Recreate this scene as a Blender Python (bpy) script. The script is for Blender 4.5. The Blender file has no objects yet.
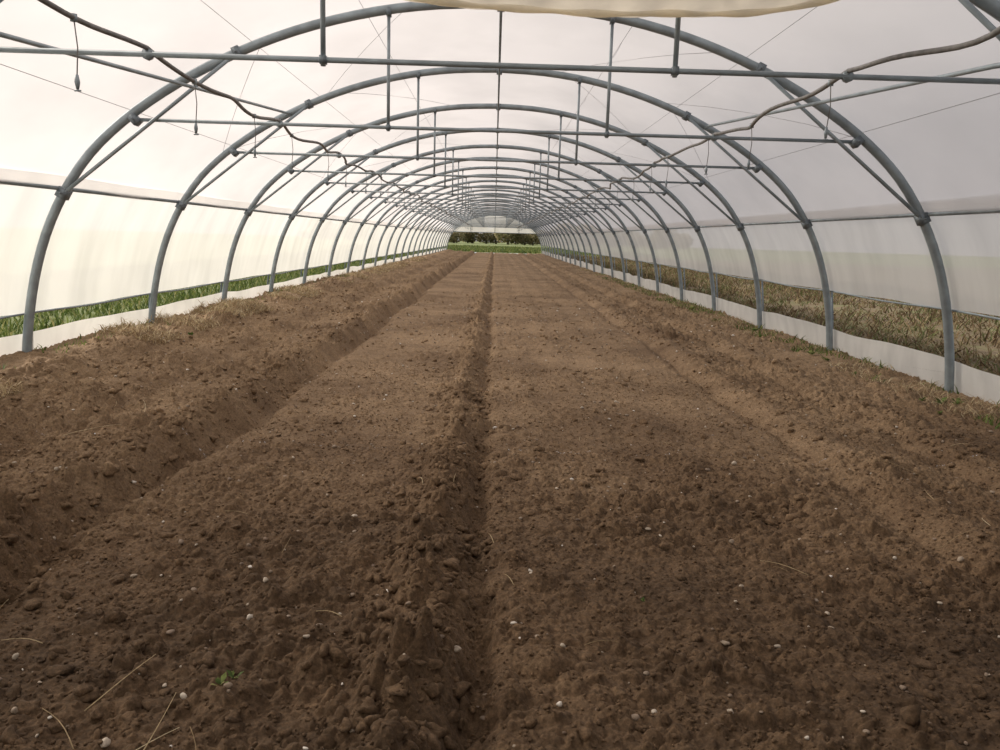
import bpy, math, random
import numpy as np
from mathutils import Vector, Matrix
random.seed(7); rng=np.random.default_rng(7)
scene=bpy.context.scene
scene.view_settings.view_transform='Standard'
scene.view_settings.look='None'
COL=scene.collection

# ------------------------------------------------------------------ helpers
def new_mat(name):
    m=bpy.data.materials.new(name); m.use_nodes=True
    nt=m.node_tree; nt.nodes.clear()
    out=nt.nodes.new('ShaderNodeOutputMaterial')
    return m,nt,out
def N(nt,t,**kw):
    n=nt.nodes.new(t)
    for k,v in kw.items():
        if k in n.inputs: n.inputs[k].default_value=v
        else: setattr(n,k,v)
    return n
def ramp(nt,stops):
    r=nt.nodes.new('ShaderNodeValToRGB'); e=r.color_ramp.elements
    while len(e)>1: e.remove(e[-1])
    e[0].position=stops[0][0]; e[0].color=(*stops[0][1],1)
    for p,c in stops[1:]:
        x=e.new(p); x.color=(*c,1)
    return r
def np_mesh(name,V,F,mats,smooth=True,parent=None):
    V=np.asarray(V,dtype=np.float32); F=np.asarray(F,dtype=np.int32)
    me=bpy.data.meshes.new(name)
    me.vertices.add(len(V)); me.vertices.foreach_set('co',V.ravel())
    k=F.shape[1]
    me.loops.add(F.size); me.loops.foreach_set('vertex_index',F.ravel())
    me.polygons.add(len(F)); me.polygons.foreach_set('loop_start',np.arange(0,F.size,k,dtype=np.int32))
    try: me.polygons.foreach_set('loop_total',np.full(len(F),k,dtype=np.int32))
    except Exception: pass
    me.update(calc_edges=True); me.validate()
    if smooth: me.polygons.foreach_set('use_smooth',np.ones(len(me.polygons),dtype=bool))
    for m in (mats if isinstance(mats,(list,tuple)) else [mats]): me.materials.append(m)
    ob=bpy.data.objects.new(name,me); COL.objects.link(ob)
    if parent: ob.parent=parent
    return ob
class B:
    def __init__(s): s.v=[]; s.f=[]; s.mi=[]
    def add(s,v,f,mi=0):
        o=len(s.v); s.v+= [tuple(p) for p in v]; s.f+=[tuple(i+o for i in q) for q in f]; s.mi+=[mi]*len(f)
    def tube(s,pts,r,n=10,mi=0,cap=True):
        pts=[Vector(p) for p in pts]; m=len(pts); v=[]; f=[]
        t0=(pts[1]-pts[0]).normalized()
        ref=Vector((0,0,1)) if abs(t0.z)<.9 else Vector((0,1,0))
        u=t0.cross(ref).normalized()
        for i,p in enumerate(pts):
            t=(pts[min(i+1,m-1)]-pts[max(i-1,0)]).normalized()
            u=(u-t*u.dot(t)).normalized(); w=t.cross(u)
            rr=r[i] if isinstance(r,(list,tuple)) else r
            for k in range(n):
                a=2*math.pi*k/n; v.append(p+u*(rr*math.cos(a))+w*(rr*math.sin(a)))
        for i in range(m-1):
            for k in range(n):
                k2=(k+1)%n; f.append((i*n+k,i*n+k2,(i+1)*n+k2,(i+1)*n+k))
        if cap:
            f.append(tuple(range(n))[::-1]); f.append(tuple((m-1)*n+k for k in range(n)))
        s.add(v,f,mi)
    def box(s,c,d,mi=0,rot=None):
        v=[]
        for x in(-.5,.5):
            for y in(-.5,.5):
                for z in(-.5,.5):
                    p=Vector((x*d[0],y*d[1],z*d[2]))
                    if rot: p=rot@p
                    v.append(p+Vector(c))
        s.add(v,[(0,1,3,2),(4,6,7,5),(0,4,5,1),(2,3,7,6),(0,2,6,4),(1,5,7,3)],mi)
    def mesh(s,name,mats,smooth=True):
        me=bpy.data.meshes.new(name); me.from_pydata(s.v,[],s.f); me.update()
        for m in mats: me.materials.append(m)
        me.polygons.foreach_set('material_index',s.mi)
        if smooth: me.polygons.foreach_set('use_smooth',[True]*len(s.f))
        return me
    def obj(s,name,mats,smooth=True,parent=None):
        ob=bpy.data.objects.new(name,s.mesh(name,mats,smooth)); COL.objects.link(ob)
        if parent: ob.parent=parent
        return ob

# ------------------------------------------------------------------ noise
def hashf(ix,iy,seed):
    h=(ix.astype(np.int64)*374761393+iy.astype(np.int64)*668265263+seed*974634777)&0x7fffffff
    h=((h^(h>>13))*1274126177)&0x7fffffff
    h=h^(h>>16)
    return (h&0xffff)/65535.0
def vn(x,y,s,seed):
    X=x/s; Y=y/s; ix=np.floor(X); iy=np.floor(Y); fx=X-ix; fy=Y-iy
    fx=fx*fx*(3-2*fx); fy=fy*fy*(3-2*fy)
    a=hashf(ix,iy,seed); b=hashf(ix+1,iy,seed); c=hashf(ix,iy+1,seed); d=hashf(ix+1,iy+1,seed)
    return (a*(1-fx)+b*fx)*(1-fy)+(c*(1-fx)+d*fx)*fy-.5
def clod(x,y,s,seed,prob=.8):
    X=x/s; Y=y/s; ix=np.floor(X); iy=np.floor(Y); h=np.zeros_like(X)
    for dx in(-1,0,1):
        for dy in(-1,0,1):
            jx=ix+dx; jy=iy+dy
            px=jx+hashf(jx,jy,seed); py=jy+hashf(jx,jy,seed+11)
            r=.25+.55*hashf(jx,jy,seed+23)**2
            on=hashf(jx,jy,seed+37)<prob
            d2=((X-px)**2+(Y-py)**2)/(r*r)
            h=np.maximum(h,np.where(on&(d2<1),r*np.sqrt(np.maximum(0,1-d2)),0))
    return h*s
def sstep(a,b,x):
    t=np.clip((x-a)/(b-a),0,1); return t*t*(3-2*t)
def ground(x,y,detail=True):
    x=np.asarray(x,float); y=np.asarray(y,float)
    wob=.09*vn(x*0,y,1.3,3)+.06*vn(x*0,y,.35,4)
    xc=x+.225+wob*.6
    near=1-sstep(3.2,5.5,y)
    h=np.zeros_like(x)
    lump=.75+1.4*(vn(x,y,.17,9)+.5*vn(x,y,.07,10))
    h+=(.055+.045*near)*np.exp(-(xc/(.065+.03*near))**2)*lump
    h-=(.07+.01*near)*np.exp(-((xc-.18)/.055)**2)*(.85+.6*vn(x,y,.2,12))
    xl=x+1.84+wob*1.2+.12*near
    h+=.11*np.exp(-(xl/.11)**2)*(.85+1.1*vn(x,y,.2,19))
    h-=.11*np.exp(-((xl-.23)/.09)**2)*(.9+.5*vn(x,y,.3,29))
    h+=.035*sstep(.0,-.3,xl)
    h+=.05*np.exp(-((x+2.85+wob)/.14)**2)-.04*np.exp(-((x+2.55+wob)/.12)**2)
    h+=.12*sstep(-3.2,-3.75,x)*(.85+.6*vn(x,y,.6,21))
    xr=x-2.15+wob*.8
    h+=.045*np.exp(-(xr/.12)**2)-.045*np.exp(-((xr+.22)/.08)**2)
    h+=.045*np.exp(-((x-2.9+wob)/.12)**2)-.03*np.exp(-((x-2.68+wob)/.08)**2)
    h+=.03*sstep(3.2,3.8,x)*(1+.6*vn(x,y,.5,22))
    h+=.008*np.cos((x+.15)*2*math.pi/.42)*sstep(.1,.3,x)*(1-sstep(1.8,2.0,x))
    h+=.02*vn(x,y,1.4,31)+.02*vn(x,y,.45,32)
    rough=.38+.68*sstep(-1.65,-1.85,x)+.46*sstep(2.0,2.3,x)+.8*np.exp(-((xc-.0)/.15)**2)+.5*np.exp(-(xl/.15)**2)
    rough=rough+.32*near
    if detail:
        patch=np.clip(.85+1.4*vn(x,y,.7,77)+.7*vn(x,y,.2,78),.2,1.6)
        wx=x+.014*vn(x,y,.03,91)+.008*vn(x,y,.012,93); wy=y+.014*vn(x,y,.03,92)+.008*vn(x,y,.012,94)
        h+=rough*(.018*vn(x,y,.14,41)+.012*vn(x,y,.07,42)+.008*vn(x,y,.033,43)+.006*vn(x,y,.016,44))
        h+=rough*patch*(.45*clod(wx,wy,.12,51,.24)+.75*clod(wx,wy,.06,52,.36)+.9*clod(wx,wy,.032,53,.6))+(.3+.5*rough)*clod(wx,wy,.019,54,.85)*.9
    return h-.02

# ------------------------------------------------------------------ materials
def soil_mat(name,gain=1.0):
    m,nt,out=new_mat(name); L=nt.links.new
    tc=N(nt,'ShaderNodeTexCoord'); 
    n1=N(nt,'ShaderNodeTexNoise',Scale=.7,Detail=6.0,Roughness=.6); L(tc.outputs['Object'],n1.inputs['Vector'])
    n2=N(nt,'ShaderNodeTexNoise',Scale=80.0,Detail=8.0,Roughness=.75); L(tc.outputs['Object'],n2.inputs['Vector'])
    n3=N(nt,'ShaderNodeTexNoise',Scale=9.0,Detail=8.0,Roughness=.78); L(tc.outputs['Object'],n3.inputs['Vector'])
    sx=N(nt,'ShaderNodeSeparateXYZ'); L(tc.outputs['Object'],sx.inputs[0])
    mr=N(nt,'ShaderNodeMapRange'); L(sx.outputs['Y'],mr.inputs['Value'])   # foreground shade painted into the soil colour, darker near the entrance
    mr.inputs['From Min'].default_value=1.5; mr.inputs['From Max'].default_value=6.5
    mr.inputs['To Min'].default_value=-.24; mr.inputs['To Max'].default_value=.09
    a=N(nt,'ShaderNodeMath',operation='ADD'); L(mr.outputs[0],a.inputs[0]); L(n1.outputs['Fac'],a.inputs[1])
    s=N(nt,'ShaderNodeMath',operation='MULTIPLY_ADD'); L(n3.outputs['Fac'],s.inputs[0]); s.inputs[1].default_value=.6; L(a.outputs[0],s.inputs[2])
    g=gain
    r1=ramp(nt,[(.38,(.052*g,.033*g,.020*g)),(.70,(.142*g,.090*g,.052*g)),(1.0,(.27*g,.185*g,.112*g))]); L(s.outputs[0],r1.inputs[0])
    r2=ramp(nt,[(.32,(.5,.5,.5)),(.5,(.97,.97,.97)),(.66,(1.55,1.53,1.5))]); L(n2.outputs['Fac'],r2.inputs[0])
    mx=N(nt,'ShaderNodeMix',data_type='RGBA',blend_type='MULTIPLY'); mx.inputs[0].default_value=1
    L(r1.outputs[0],mx.inputs[6]); L(r2.outputs[0],mx.inputs[7])
    bs=N(nt,'ShaderNodeBsdfPrincipled',Roughness=.92); bs.inputs['Specular IOR Level'].default_value=.2
    L(mx.outputs[2],bs.inputs['Base Color'])
    bp=N(nt,'ShaderNodeBump',Strength=.9,Distance=.008); L(n2.outputs['Fac'],bp.inputs['Height'])
    L(bp.outputs[0],bs.inputs['Normal'])
    L(bs.outputs[0],out.inputs[0]); return m
def island_mat(name,stops,rough=.9,spec=.2,transl=0):
    m,nt,out=new_mat(name); L=nt.links.new
    g=N(nt,'ShaderNodeNewGeometry'); r=ramp(nt,stops); L(g.outputs['Random Per Island'],r.inputs[0])
    n=N(nt,'ShaderNodeTexNoise',Scale=60.0,Detail=4.0); tc=N(nt,'ShaderNodeTexCoord'); L(tc.outputs['Object'],n.inputs['Vector'])
    r2=ramp(nt,[(.3,(.7,.7,.7)),(.7,(1.2,1.2,1.2))]); L(n.outputs['Fac'],r2.inputs[0])
    mx=N(nt,'ShaderNodeMix',data_type='RGBA',blend_type='MULTIPLY'); mx.inputs[0].default_value=1
    L(r.outputs[0],mx.inputs[6]); L(r2.outputs[0],mx.inputs[7])
    bs=N(nt,'ShaderNodeBsdfPrincipled',Roughness=rough); bs.inputs['Specular IOR Level'].default_value=spec
    L(mx.outputs[2],bs.inputs['Base Color'])
    if transl:
        t=N(nt,'ShaderNodeBsdfTranslucent'); L(mx.outputs[2],t.inputs['Color'])
        ms=N(nt,'ShaderNodeMixShader'); ms.inputs[0].default_value=transl
        L(bs.outputs[0],ms.inputs[1]); L(t.outputs[0],ms.inputs[2]); L(ms.outputs[0],out.inputs[0])
    else: L(bs.outputs[0],out.inputs[0])
    return m
def film_mat(name,col,transp,diff=.25,streak=(1.2,5,1.2),dirt=.04,bump=.15):
    m,nt,out=new_mat(name); L=nt.links.new
    tc=N(nt,'ShaderNodeTexCoord'); mp=N(nt,'ShaderNodeMapping'); mp.inputs['Scale'].default_value=streak
    L(tc.outputs['Object'],mp.inputs[0])
    n=N(nt,'ShaderNodeTexNoise',Scale=1.0,Detail=5.0,Roughness=.5); L(mp.outputs[0],n.inputs['Vector'])
    lo=tuple(c*(1-dirt*2) for c in col); 
    r=ramp(nt,[(.3,lo),(.6,col)]); L(n.outputs['Fac'],r.inputs[0])
    t=N(nt,'ShaderNodeBsdfTranslucent'); d=N(nt,'ShaderNodeBsdfDiffuse'); L(r.outputs[0],t.inputs['Color']); L(r.outputs[0],d.inputs['Color'])
    bp=N(nt,'ShaderNodeBump',Strength=bump,Distance=.03); L(n.outputs['Fac'],bp.inputs['Height'])
    L(bp.outputs[0],t.inputs['Normal']); L(bp.outputs[0],d.inputs['Normal'])
    m1=N(nt,'ShaderNodeMixShader'); m1.inputs[0].default_value=diff; L(t.outputs[0],m1.inputs[1]); L(d.outputs[0],m1.inputs[2])
    tr=N(nt,'ShaderNodeBsdfTransparent'); m2=N(nt,'ShaderNodeMixShader'); m2.inputs[0].default_value=transp
    L(m1.outputs[0],m2.inputs[1]); L(tr.outputs[0],m2.inputs[2])
    gl=N(nt,'ShaderNodeBsdfGlossy',Roughness=.35); m3=N(nt,'ShaderNodeMixShader'); m3.inputs[0].default_value=.03
    L(m2.outputs[0],m3.inputs[1]); L(gl.outputs[0],m3.inputs[2]); L(m3.outputs[0],out.inputs[0])
    return m
def simple(name,col,rough=.6,metal=0,var=.15,scale=12.0):
    m,nt,out=new_mat(name); L=nt.links.new
    tc=N(nt,'ShaderNodeTexCoord'); n=N(nt,'ShaderNodeTexNoise',Scale=scale,Detail=5.0); L(tc.outputs['Object'],n.inputs['Vector'])
    r=ramp(nt,[(.3,tuple(c*(1-var) for c in col)),(.7,tuple(min(1,c*(1+var)) for c in col))]); L(n.outputs['Fac'],r.inputs[0])
    bs=N(nt,'ShaderNodeBsdfPrincipled',Roughness=rough,Metallic=metal); L(r.outputs[0],bs.inputs['Base Color'])
    bp=N(nt,'ShaderNodeBump',Strength=.1,Distance=.004); L(n.outputs['Fac'],bp.inputs['Height']); L(bp.outputs[0],bs.inputs['Normal'])
    L(bs.outputs[0],out.inputs[0]); return m
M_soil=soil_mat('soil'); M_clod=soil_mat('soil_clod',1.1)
M_peb=island_mat('pebble',[(0,(.18,.125,.09)),(.45,(.30,.235,.175)),(.8,(.48,.41,.33)),(1,(.78,.73,.67))],.7,.3)
M_roof=film_mat('roof_film',(.88,.84,.84),.30,.2,(.8,.5,.8),.09,.15)
M_wall=film_mat('side_film',(.88,.87,.85),.20,.28,(1.0,3.0,.6),.07,.3)
M_skirt=film_mat('skirt_film',(.84,.82,.78),.08,.45,(2,4,2),.08,.3)
M_galv=simple('galvanised_steel',(.27,.315,.345),.5,.35,.2,9)
M_galvd=simple('clamp_steel',(.17,.20,.225),.5,.4,.2,30)
M_hose=simple('hose_plastic',(.17,.165,.16),.6,0,.3,25)
M_wire=simple('wire',(.38,.38,.40),.6,.2)
M_roll=film_mat('curtain_roll',(.93,.87,.74),.02,.3,(6,6,9),.08,.3)
M_end=film_mat('end_film',(.80,.78,.74),.04,.6,(1,1,1),.08,.2)
M_green=island_mat('grass_blades',[(0,(.05,.085,.02)),(.5,(.13,.18,.045)),(.85,(.23,.27,.08)),(1,(.42,.37,.17))],.7,.3,.35)
M_dry=island_mat('dry_grass_blades',[(0,(.07,.045,.025)),(.4,(.18,.125,.07)),(.66,(.31,.23,.13)),(.76,(.44,.36,.22)),(.78,(.11,.14,.05)),(1,(.17,.19,.07))],.8,.2,.3)
M_straw=island_mat('straw',[(0,(.26,.18,.10)),(.6,(.48,.37,.22)),(1,(.66,.56,.38))],.8,.2,.2)
M_leaf=island_mat('tree_leaves',[(0,(.20,.21,.11)),(.5,(.33,.31,.17)),(.8,(.46,.36,.22)),(1,(.55,.47,.3))],.8,.2,.5)
M_bark=simple('bark',(.14,.11,.08),.9)

# ------------------------------------------------------------------ floor (soil)
def grid(xs,ys):
    gx,gy=np.meshgrid(xs,ys); gz=ground(gx,gy); nx=len(xs); ny=len(ys)
    V=np.stack([gx.ravel(),gy.ravel(),gz.ravel()],1)
    i=np.arange((ny-1)*(nx-1)); r=i//(nx-1); c=i%(nx-1); a=r*nx+c
    return V,np.stack([a,a+1,a+nx+1,a+nx],1)
y1=list(np.arange(-1.2,1.2,.04))
y2=[1.2]
while y2[-1]<4.6: y2.append(y2[-1]+max(.005,.0022*y2[-1]))
y3=[y2[-1]]
while y3[-1]<68.4: y3.append(y3[-1]+.0032*y3[-1])
parts=[grid(np.arange(-4.2,4.21,.04),np.array(y1+[1.2])),grid(np.arange(-4.2,4.2001,.0050),np.array(y2)),grid(np.arange(-4.2,4.2001,.011),np.array(y3))]
Vs=[];Fs=[];o=0
for v,f in parts: Vs.append(v);Fs.append(f+o);o+=len(v)
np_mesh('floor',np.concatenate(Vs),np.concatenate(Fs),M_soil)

# clods / pebbles
def ico(sub):
    import bmesh
    bm=bmesh.new(); bmesh.ops.create_icosphere(bm,subdivisions=sub,radius=1)
    v=np.array([p.co[:] for p in bm.verts]); f=np.array([[q.index for q in t.verts] for t in bm.faces]); bm.free(); return v,f
def scatter(name,mat,px,py,size,sub,flat=.75,sink=.3,rough=.25,smooth=False,parent=None,low=.0):
    v0,f0=ico(sub); n=len(px); k=len(v0)
    pz=ground(px,py)
    sc=size[:,None]*(np.array([1,1,flat])[None]*(1+.6*(rng.random((n,3))-.5)))
    d1=rng.normal(size=(n,3)); d1/=np.linalg.norm(d1,axis=1)[:,None]
    d2=rng.normal(size=(n,3)); d2/=np.linalg.norm(d2,axis=1)[:,None]
    lf=low*(np.sin(3.1*(d1@v0.T)+1)*.6+np.sin(4.7*(d2@v0.T))*.5)
    P=v0[None]*(1+lf[:,:,None]+rough*(rng.random((n,k,1))*2-1))*sc[:,None,:]
    a=rng.random(n)*6.283; ca,sa=np.cos(a)[:,None],np.sin(a)[:,None]
    X=P[:,:,0]*ca-P[:,:,1]*sa; Y=P[:,:,0]*sa+P[:,:,1]*ca
    P=np.stack([X+px[:,None],Y+py[:,None],P[:,:,2]+(pz+size*flat*(1-sink*2)*.6)[:,None]],2)
    F=(f0[None]+(np.arange(n)*k)[:,None,None]).reshape(-1,3)
    return np_mesh(name,P.reshape(-1,3),F,mat,smooth,parent)
n=28000
py=1.2+ (rng.random(n)**1.6)*17; px=(rng.random(n)*2-1)*3.8
w=.20+.7*(px<-1.75)+.45*(px>2.0)+1.2*np.exp(-((px+.2)/.17)**2)+.7*np.exp(-((px+1.85)/.17)**2)+.15*(py<4)
w*=np.clip(.9+2.2*vn(px,py,.6,301),.1,2)
keep=rng.random(n)<w; px=px[keep]; py=py[keep]
sz=.005+.020*rng.random(len(px))**4.5
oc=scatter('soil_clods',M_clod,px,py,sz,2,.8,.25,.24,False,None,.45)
n=900
py=1.4+rng.random(n)**1.3*5.5; px=-.20+rng.normal(size=n)*.10
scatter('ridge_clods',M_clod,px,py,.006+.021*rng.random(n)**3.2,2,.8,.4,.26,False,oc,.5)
n=500
py=2.6+rng.random(n)**1.3*9; px=-1.86+rng.normal(size=n)*.11
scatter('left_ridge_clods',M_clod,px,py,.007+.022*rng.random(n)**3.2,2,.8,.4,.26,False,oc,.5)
n=60000
py=1.3+(rng.random(n)**1.5)*6.5; px=(rng.random(n)*2-1)*3.6
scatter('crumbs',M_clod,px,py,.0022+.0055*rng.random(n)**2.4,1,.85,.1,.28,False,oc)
n=2800
py=1.3+(rng.random(n)**1.4)*14; px=(rng.random(n)*2-1)*3.7
scatter('pebbles',M_peb,px,py,(.0030+.0068*rng.random(n)**3.2)*(1+.05*py),2,.7,-.2,.07,True,oc,.25)
bx=np.array([-.28,-.33,-2.15,.75,1.95,-1.2,1.4,-.9,.4,2.5,-1.75,-.75,.15]); by=np.array([2.05,2.6,3.9,2.3,3.1,3.0,4.4,1.75,1.9,3.6,3.2,2.4,3.4])
scatter('stones',M_peb,bx,by,np.array([.017,.012,.018,.011,.014,.012,.013,.013,.011,.014,.016,.011,.010]),2,.75,-.1,.04,True,oc,.25)

# ------------------------------------------------------------------ outside ground
m,nt,out=new_mat('field_ground'); L=nt.links.new
tc=N(nt,'ShaderNodeTexCoord'); n1=N(nt,'ShaderNodeTexNoise',Scale=.6,Detail=8.0,Roughness=.7); L(tc.outputs['Object'],n1.inputs['Vector'])
sx=N(nt,'ShaderNodeSeparateXYZ'); L(tc.outputs['Object'],sx.inputs[0])
g1=ramp(nt,[(.3,(.10,.13,.045)),(.6,(.21,.25,.085)),(.8,(.29,.29,.13))]); L(n1.outputs['Fac'],g1.inputs[0])
g2=ramp(nt,[(.3,(.08,.055,.03)),(.5,(.17,.125,.07)),(.62,(.15,.16,.06)),(.8,(.26,.20,.115))]); L(n1.outputs['Fac'],g2.inputs[0])
gt=N(nt,'ShaderNodeMapRange'); L(sx.outputs['X'],gt.inputs['Value']); gt.inputs['From Min'].default_value=3.0; gt.inputs['From Max'].default_value=4.2
gy2=N(nt,'ShaderNodeMapRange'); L(sx.outputs['Y'],gy2.inputs['Value']); gy2.inputs['From Min'].default_value=66; gy2.inputs['From Max'].default_value=60
mm=N(nt,'ShaderNodeMath',operation='MULTIPLY'); L(gt.outputs[0],mm.inputs[0]); L(gy2.outputs[0],mm.inputs[1])
mx=N(nt,'ShaderNodeMix',data_type='RGBA'); L(mm.outputs[0],mx.inputs[0]); L(g1.outputs[0],mx.inputs[6]); L(g2.outputs[0],mx.inputs[7])
bs=N(nt,'ShaderNodeBsdfPrincipled',Roughness=.95); L(mx.outputs[2],bs.inputs['Base Color']); L(bs.outputs[0],out.inputs[0])
M_field=m
b=B()
for (x0,x1,y0,y1) in [(-150,-4.15,-40,68.3),(4.15,150,-40,68.3),(-150,150,68.3,260),(-4.15,4.15,-40,-1.15)]:
    b.add([(x0,y0,.0),(x1,y0,.0),(x1,y1,.0),(x0,y1,.0)],[(0,1,2,3)])
b.obj('field_ground',[M_field],False)

def blades(name,mat,px,py,pz,h,w,lean):
    n=len(px); a=rng.random(n)*6.283; la=rng.random(n)*6.283
    ux,uy=np.cos(a)*w/2,np.sin(a)*w/2
    lx,ly=np.cos(la)*lean*h,np.sin(la)*lean*h
    V=np.zeros((n,6,3))
    for k,(t,ww) in enumerate([(0,1),(.55,.75),(1,.08)]):
        cx=px+lx*t*t; cy=py+ly*t*t; cz=pz+h*t*(1-.35*np.minimum(lean,1.5)*t)
        V[:,2*k]=np.stack([cx-ux*ww,cy-uy*ww,cz],1); V[:,2*k+1]=np.stack([cx+ux*ww,cy+uy*ww,cz],1)
    f0=np.array([[0,1,3,2],[2,3,5,4]])
    F=(f0[None]+(np.arange(n)*6)[:,None,None]).reshape(-1,4)
    return np_mesh(name,V.reshape(-1,3),F,mat)
U=rng.random
n=45000; px=-4.35-U(n)**1.4*7; py=3+U(n)**1.3*62
blades('grass_strip_green',M_green,px,py,0*px,.07+.14*U(n),.012+.012*U(n)+.0004*py,.3+.6*U(n))
n=60000; px=4.35+U(n)**1.3*8; py=3+U(n)**1.4*62
keep=vn(px,py,.9,15)+.5*vn(px,py,.3,16)>-.28; px=px[keep]; py=py[keep]; n=len(px)
hh=(.05+.26*U(n)**2.0)*(.25+1.4*np.clip(vn(px,py,1.2,5)+.5,0,1))
blades('dry_weeds',M_dry,px,py,0*px,hh,.008+.012*U(n)+.0004*py,.4+1.6*U(n))
n=26000; px=(U(n)*2-1)*14; py=69+U(n)*38
blades('crop_rows_green',M_green,px+.0*px,np.round(py/1.6)*1.6+ (U(n)-.5)*.7,0*px,.12+.25*U(n),.06+.05*U(n),.3+.6*U(n))
def edge(x0,x1,n,mat,name,hm,ymax=30,p=1.6,clump=None,lean=1.0,w=.006,thr=.02):
    px=x0+(x1-x0)*U(n); py=3.0+U(n)**p*ymax
    if clump is not None:
        keep=vn(px*.5,py,clump,61)>thr; px=px[keep]; py=py[keep]
    m_=len(px)
    return blades(name,mat,px,py,ground(px,py),hm*(.3+U(m_)),w*(.6+U(m_)),lean*(.4+U(m_)))
edge(-4.02,-3.35,34000,M_straw,'straw_litter',.12,38,1.4,.6,1.4,.007,-.05)
edge(3.5,4.0,12000,M_straw,'straw_litter',.09,34,1.6,.5,1.6,.006)
edge(3.55,3.98,5000,M_green,'weed_tufts',.08,26,1.4,.35,.9,.012)
edge(-4.0,-3.7,1500,M_green,'weed_tufts',.07,26,1.4,.5,.9,.010)
b=B()
def seedling(x,y,s):
    z=float(ground(np.array([x]),np.array([y]))[0])+.006
    for k in range(9):
        a=random.random()*6.28; l=s*(.6+.7*random.random()); wd=l*.30
        d=Vector((math.cos(a),math.sin(a),0)); sd=Vector((-d.y,d.x,0)); up=.3+.6*random.random()
        o=Vector((x+random.uniform(-.3,.3)*s,y+random.uniform(-.3,.3)*s,z))
        b.add([o,o+d*l*.5+sd*wd+Vector((0,0,l*up*.7)),o+d*l+Vector((0,0,l*up)),o+d*l*.5-sd*wd+Vector((0,0,l*up*.7))],[(0,1,2,3)])
for (x,y,s) in [(-.70,1.98,.026),(-.68,2.02,.02),(3.62,6.3,.06),(3.55,6.45,.05),(3.7,6.2,.05),(3.66,8.6,.07),(3.6,8.9,.06),(3.55,7.7,.04),(3.6,10.6,.06),(3.7,11.2,.08),(3.6,12.8,.07),(3.65,14.6,.08),(-3.4,9,.05),(.55,2.6,.012),(3.4,5.9,.03)]:
    seedling(x,y,s)
b.obj('weed_seedlings',[M_green])
b=B()
def stem(x,y,a,l,lift):
    pts=[]
    for k in range(6):
        t=k/5; X=x+math.cos(a)*l*t; Y=y+math.sin(a)*l*t+.02*math.sin(t*3)
        pts.append((X,Y,float(ground(np.array([X]),np.array([Y]),False)[0])+.05+lift*t))
    b.tube(pts,[.0017*(1-.5*k/5) for k in range(6)],5)
for s in [(-1.0,1.85,1.2,.24,.02),(-.78,1.62,1.5,.22,.06),(-.85,1.6,.9,.2,.02),(-.62,1.58,2.0,.18,.03),(-.95,1.7,2.4,.2,.01),(.3,2.2,.4,.12,.0),(1.2,2.8,2.5,.18,.0),(1.9,3.2,.2,.2,0),(-2.4,4.4,.3,.3,.05),(-2.2,5,2,.25,.03),(2.3,4.1,2.7,.3,.02),(.1,2.6,1.9,.1,0)]:
    stem(*s)
for k in range(60):
    stem(random.uniform(-3.3,3.3),random.uniform(2,9),random.random()*6.28,random.uniform(.04,.16),random.random()*.01)
b.obj('dead_stems',[M_straw])

# ------------------------------------------------------------------ frame
frame=bpy.data.objects.new('greenhouse_frame',None); COL.objects.link(frame)
ZS=1.04
prof=[(4.0,-.25),(4.0,0),(3.96,.35),(3.88,.74),(3.76,1.1),(3.59,1.43),(3.36,1.74),(3.07,2.0),(2.73,2.23),(2.36,2.43),(1.95,2.61),(1.5,2.76),(1.0,2.875),(.5,2.94),(0,2.96)]
prof=[(x,z*ZS) for x,z in prof]; TOP=2.96*ZS
def catm(P,k=3):
    out=[]
    for i in range(len(P)-1):
        p0=P[max(i-1,0)];p1=P[i];p2=P[i+1];p3=P[min(i+2,len(P)-1)]
        for j in range(k):
            t=j/k
            out.append(tuple(.5*((2*p1[d])+(-p0[d]+p2[d])*t+(2*p0[d]-5*p1[d]+4*p2[d]-p3[d])*t*t+(-p0[d]+3*p1[d]-3*p2[d]+p3[d])*t**3) for d in (0,1)))
    out.append(P[-1]); return out
half=catm(prof)
full=half+[(-x,z) for x,z in half[::-1][1:]]
def prof_z(x):
    x=abs(x)
    for (a,za),(c,zc) in zip(half[:-1],half[1:]):
        if c<=x<=a and a>c: return za+(zc-za)*(a-x)/(a-c)
    return TOP
SP=2.53; Y0=4.30
arch_y=[Y0+SP*k for k in range(-2,26)]
TIE=2.095; RZ=1.43*ZS; RX=3.59
b=B()
b.tube([(x,0,z) for x,z in full],.038,12)
b.tube([(-2.98,-.0,TIE),(2.98,-.0,TIE)],.0145,8)
for s in(-1,1):
    b.tube([(.9*s,0,TIE-.03),(.9*s,0,prof_z(.9))],.0135,8)
    b.tube([((RX-.03)*s,-.03,RZ+.01),(2.12*s,-.03,prof_z(2.12)-.01)],.016,8)
    for (cx,cz,ang,q) in [(RX,RZ,1.05,1.0),(2.12,prof_z(2.12),.42,.72),(2.97,TIE,.75,.72)]:
        R=Matrix.Rotation(s*ang,3,'Y')
        b.box((cx*s,0,cz),(.085*q,.088,.082),1,R)
        b.tube([(cx*s,-.065,cz),(cx*s,.055,cz)],.010,6,1)
    b.box((.9*s,0,TIE),(.034,.04,.04),1)
    b.box((.9*s,0,prof_z(.9)-.02),(.036,.08,.06),1)
b.box((0,0,TOP-.01),(.06,.09,.08),1)
arch_me=b.mesh('greenhouse_arch',[M_galv,M_galvd])
for y in arch_y:
    o=bpy.data.objects.new('arch',arch_me); o.location=(0,y,0); COL.objects.link(o); o.parent=frame
b=B()
for s in(-1,1):
    b.tube([(2.62*s,Y0-SP+.2,1.9),(2.54*s,Y0,2.17),(2.33*s,Y0+2*SP,2.53)],.014,8)
    b.tube([(2.54*s,Y0+22*SP,2.17),(2.33*s,Y0+20*SP,2.53)],.014,8)
b.obj('wind_brace_pipe',[M_galv],True,frame)
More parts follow.
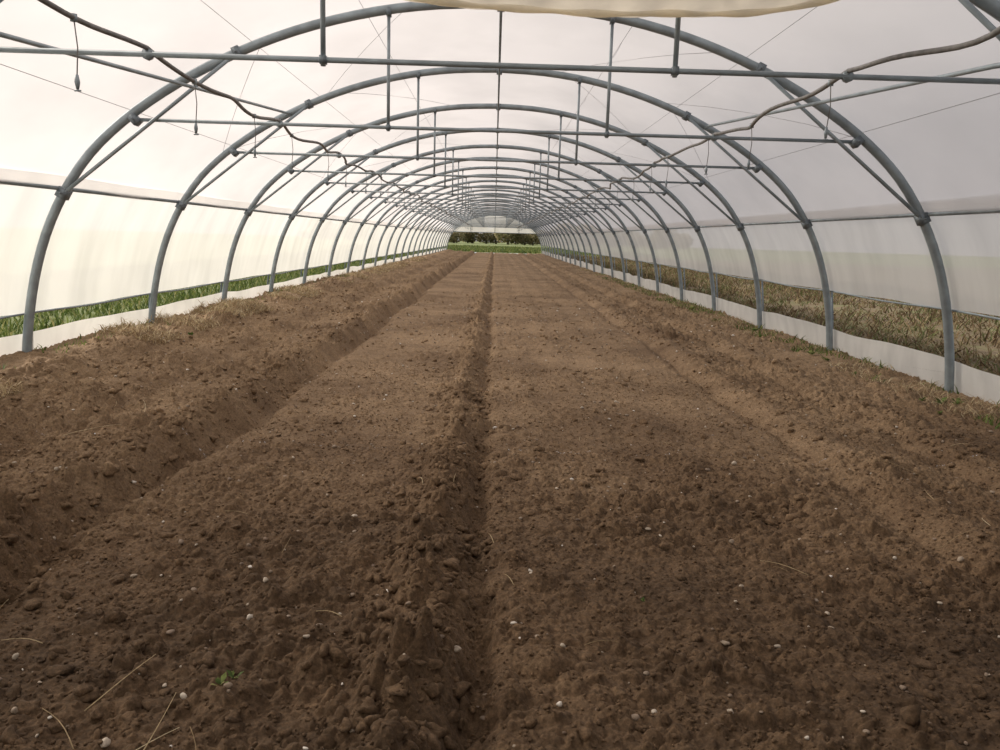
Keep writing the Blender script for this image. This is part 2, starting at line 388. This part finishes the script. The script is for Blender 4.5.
YA,YB=arch_y[0]-.1,arch_y[-1]+.1
for s in(-1,1):
    b=B(); b.tube([((RX+.035)*s,YA,RZ+.04),((RX+.035)*s,(YA+YB)/2,RZ+.04),((RX+.035)*s,YB,RZ+.04)],.018,8)
    b.obj('side_rail',[M_galv],True,frame)
b=B(); b.tube([(0,YA,TOP-.05),(0,YB,TOP-.05)],.012,8); b.obj('ridge_purlin',[M_galv],True,frame)
b=B()
for x in (-3.0,-2.0,-1.1,.0,1.1,2.0,3.0):
    b.tube([(x,Y0,prof_z(x)+.035),(x,YB,prof_z(x)+.035)],.0022,4)
for k in range(3,len(arch_y)-1):
    ya,yb=arch_y[k],arch_y[k+1]
    for (xa,xb) in [(-3.1,-1.9),(-1.9,-.7),(.7,1.9),(1.9,3.1)]:
        if k%2: xa,xb=xb,xa
        pts=[(xa+(xb-xa)*t,ya+(yb-ya)*t,prof_z(xa+(xb-xa)*t)+.04) for t in (0,.25,.5,.75,1)]
        b.tube(pts,.0022,4)
b.obj('support_wires',[M_wire],True,frame)

# ------------------------------------------------------------------ films
def film_surface(name,pr,y0,y1,dy,off,mat,sag=.02,wr=.01,seed=1,edge=None):
    ysf=np.arange(y0,y1+1e-6,dy); P=np.array(pr)
    T=np.gradient(P,axis=0); Nn=np.stack([T[:,1],-T[:,0]],1); Nn/=np.linalg.norm(Nn,axis=1)[:,None]
    cen=np.array([0,1.0]); sg=np.sign(((P-cen)*Nn).sum(1)); Nn*=sg[:,None]
    m_=len(P); YY,II=np.meshgrid(ysf,np.arange(m_),indexing='ij')
    ph=((YY-Y0)/SP)%1; sagv=-sag*np.sin(np.pi*ph)**2
    w_=wr*(vn(YY*1.0,II*.35,.9,seed)+.35*vn(YY,II*.3,.3,seed+1))*np.sin(np.pi*ph)
    o_=off+sagv+w_
    X=P[II,0]+Nn[II,0]*o_; Z=P[II,1]+Nn[II,1]*o_
    if edge:
        Z=Z+ (II==edge[0])*edge[1]*vn(YY,YY*0,.8,seed+5)
    V=np.stack([X,YY,Z],2).reshape(-1,3)
    a=np.arange((len(ysf)-1)*(m_-1)); r=a//(m_-1); c=a%(m_-1); q=r*m_+c
    F=np.stack([q,q+1,q+m_+1,q+m_],1)
    return np_mesh(name,V,F,mat)
roofp=[p for p in full if p[1]>=1.46]
film_surface('ceiling',roofp,YA,YB,.11,.05,M_roof,.015,.014,100)
def side(s,z0,z1,n):
    P=[]
    for k in range(n):
        z=z0+(z1-z0)*k/(n-1)
        for (a,za),(c,zc) in zip(half[:-1],half[1:]):
            if za<=z<=zc: P.append((s*(a+(c-a)*(z-za)/(zc-za)),z)); break
    return P
film_surface('wall_left',side(-1,.46,1.60,14),YA,YB,.06,.062,M_wall,.0,.028,200,(0,.02))
film_surface('wall_right',side(1,.72,1.60,14),YA,YB,.06,.062,M_wall,.0,.028,300,(0,.02))
film_surface('plastic_skirt',side(-1,-.05,.29,6),YA,YB,.06,.06,M_skirt,.0,.05,400,(5,.05))
film_surface('plastic_skirt',side(1,-.05,.28,6),YA,YB,.06,.06,M_skirt,.0,.05,500,(5,.05))
for s,z,x in((-1,.46,4.01),(1,.72,3.95)):
    b=B(); pts=[(s*x,YA+ (YB-YA)*k/200,z+.008*math.sin(k*.9)) for k in range(201)]
    b.tube(pts,.010,6); b.obj('curtain_roll_pipe',[M_galv],True,frame)
b=B()
for s in(-1,1):
    for y in arch_y:
        b.tube([(s*4.10,y+.22,-.1),(s*4.10,y+.22,.30),(s*4.04,y+.22,.8)],.014,6)
b.obj('curtain_guide_posts',[M_galvd],True,frame)
def endwall(name,y,zb,mat):
    xs_=np.linspace(-3.98,3.98,60); V=[];F=[]
    for x in xs_:
        zt=prof_z(x)+.04; zlo=min(zb,zt-.001)
        for k in range(6): V.append((x,y+.01*math.sin(x*9+k),zlo+(zt-zlo)*k/5))
    for i in range(59):
        for k in range(5): q=i*6+k; F.append((q,q+6,q+7,q+1))
    return np_mesh(name,V,F,mat)
endwall('wall_back',YB,1.66,M_wall)
endwall('wall_front',YA,0.0,M_end)
b=B()
b.tube([(-3.45,YB-.05,1.66),(3.45,YB-.05,1.66)],.03,8)
b.tube([(-2.6,YB-.05,2.35),(2.6,YB-.05,2.35)],.025,8)
for x in(-2,0,2): b.tube([(x,YB-.05,1.66),(x,YB-.05,prof_z(x))],.025,8)
b.obj('end_frame',[M_galv],True,frame)

# ------------------------------------------------------------------ irrigation hoses with droppers
def hose(s,seed):
    rnd=random.Random(seed); b=B()
    ph=[rnd.uniform(0,6.28) for _ in range(4)]
    def P(y):
        t=((y-Y0)/SP)%1; k=int((y-Y0)//SP)
        rr=random.Random(seed*100+k); amp=rr.uniform(.02,.08)
        lx=.05*math.sin(y*1.9+ph[0])*math.sin(math.pi*t)+.03*math.sin(y*4.3+ph[1])*math.sin(math.pi*t)
        return (s*1.79+lx,y,TIE+.03-amp*math.sin(math.pi*t)**.8+.02*math.sin(y*5+ph[2])*math.sin(math.pi*t))
    y=YA+.2; pts=[]
    while y<YB-.2: pts.append(P(y)); y+=.11
    b.tube(pts,.0125,8)
    yy=(3.6 if s<0 else 4.5)
    while yy<YB-1:
        p=P(yy); l=.24
        b.tube([p,(p[0]+.01,p[1],p[2]-l*.5),(p[0],p[1],p[2]-l)],.0028,5)
        b.tube([(p[0],p[1],p[2]-l+.01),(p[0],p[1],p[2]-l-.02),(p[0],p[1],p[2]-l-.05)],[.007,.012,.006],8,1)
        b.tube([(p[0]-.014,p[1],p[2]-l-.055),(p[0]+.014,p[1],p[2]-l-.055)],.004,6,1)
        b.tube([(p[0],p[1],p[2]-.015),(p[0],p[1],p[2]+.015)],.016,6,1)
        yy+=1.265
    for y in arch_y[1:-1]:
        b.tube([(s*1.79,y-.012,TIE+.0),(s*1.79,y+.012,TIE+.0)],.030,8,1)
    b.obj('irrigation_hose',[M_hose,M_galv])
hose(-1,5); hose(1,8)

# ------------------------------------------------------------------ gathered curtain hanging from the arch
V=[];F=[]; n=90; rows=16; x0,x1=-1.04,1.72
def low(x):
    t=(x-x0)/(x1-x0)
    a=1-(1-min(t/.45,1))**2; c=1-(1-min((1-t)/.3,1))**2
    return 2.445-.13*a*c-.005*math.sin(t*15)
yc=Y0-.09
for i in range(n):
    x=x0+(x1-x0)*i/(n-1); zl=low(x); zt=prof_z(x)-.02
    for k in range(rows):
        t=k/(rows-1); z=zt+(zl-zt)*t
        y=yc-.05*t-.012*math.sin(x*23+2*t)*t-.012*math.sin(x*9)*t
        V.append((x,y,z))
for i in range(n-1):
    for k in range(rows-1): q=i*rows+k; F.append((q,q+1,q+rows+1,q+rows))
cur=np_mesh('overhead_curtain',V,F,M_roll)
b=B(); pts=[];rs=[]
for i in range(n):
    x=x0+(x1-x0)*i/(n-1); pts.append((x,yc-.06-.008*math.sin(x*9),low(x)+.012)); rs.append(.014+.004*math.sin(x*17))
b.tube(pts,rs,10); b.obj('hem_roll',[M_roll],True,cur)

# ------------------------------------------------------------------ tree line beyond the end
def tree_mesh():
    b=B(); b.tube([(0,0,-.1),(.1,0,1.2),(0,.1,2.8)],[.2,.15,.06],7,0)
    for k in range(5):
        a=k*1.3; b.tube([(.05,0,.7+.2*k),(math.cos(a)*1.3,math.sin(a)*1.3,1.6+.3*k)],[.07,.025],5,0)
    for k in range(1100):
        u=random.gauss(0,1);v=random.gauss(0,1);w=random.gauss(0,1);l=math.sqrt(u*u+v*v+w*w); r=random.random()**.4
        p=Vector((u/l*2.3*r,v/l*2.0*r,2.0+w/l*1.9*r)); s=.17
        R=Matrix.Rotation(random.random()*6.28,3,Vector((random.random(),random.random(),random.random())).normalized())
        b.add([p+R@Vector(q) for q in((-s,-s*.6,0),(s,-s*.6,0),(s,s*.6,0),(-s,s*.6,0))],[(0,1,2,3)],1)
    return b.mesh('tree',[M_bark,M_leaf],False)
tm=tree_mesh()
for k in range(40):
    o=bpy.data.objects.new('tree',tm); o.location=(-40+k*2.0+random.uniform(-.8,.8),165+random.uniform(-12,12),0)
    o.rotation_euler=(0,0,random.random()*6.28); s=random.uniform(.7,1.4); o.scale=(s*1.1,s,s*random.uniform(.6,1.0)); COL.objects.link(o)

# ------------------------------------------------------------------ light
w=bpy.data.worlds.new('sky'); scene.world=w; w.use_nodes=True; nt=w.node_tree; nt.nodes.clear()
out=nt.nodes.new('ShaderNodeOutputWorld'); bg=nt.nodes.new('ShaderNodeBackground')
tc=nt.nodes.new('ShaderNodeTexCoord'); n1=nt.nodes.new('ShaderNodeTexNoise'); n1.inputs['Scale'].default_value=1.8; n1.inputs['Detail'].default_value=4
nt.links.new(tc.outputs['Generated'],n1.inputs['Vector'])
rp=nt.nodes.new('ShaderNodeValToRGB'); rp.color_ramp.elements[0].position=.3; rp.color_ramp.elements[0].color=(.74,.725,.76,1)
rp.color_ramp.elements[1].position=.7; rp.color_ramp.elements[1].color=(1,.97,.94,1)
nt.links.new(n1.outputs['Fac'],rp.inputs[0]); nt.links.new(rp.outputs[0],bg.inputs['Color']); bg.inputs['Strength'].default_value=.69
nt.links.new(bg.outputs[0],out.inputs[0])
sd=bpy.data.lights.new('sun','SUN'); sd.energy=5.1; sd.angle=math.radians(12); sd.color=(1,.91,.79)
so=bpy.data.objects.new('sun',sd); COL.objects.link(so)
so.rotation_euler=Vector((.74,-.42,-.54)).to_track_quat('-Z','Y').to_euler(); so.location=(-20,20,20)

# ------------------------------------------------------------------ camera
cd=bpy.data.cameras.new('camera'); cam=bpy.data.objects.new('camera',cd); COL.objects.link(cam)
cd.sensor_width=36; cd.lens=36*800/1000; cd.clip_start=.05; cd.clip_end=500
R=Matrix.Rotation(math.radians(-.66),4,'Z')@Matrix.Rotation(math.radians(90-9.7),4,'X')@Matrix.Rotation(math.radians(1.7),4,'Z')
cam.matrix_world=Matrix.Translation((0,0,1.225))@R
scene.camera=cam
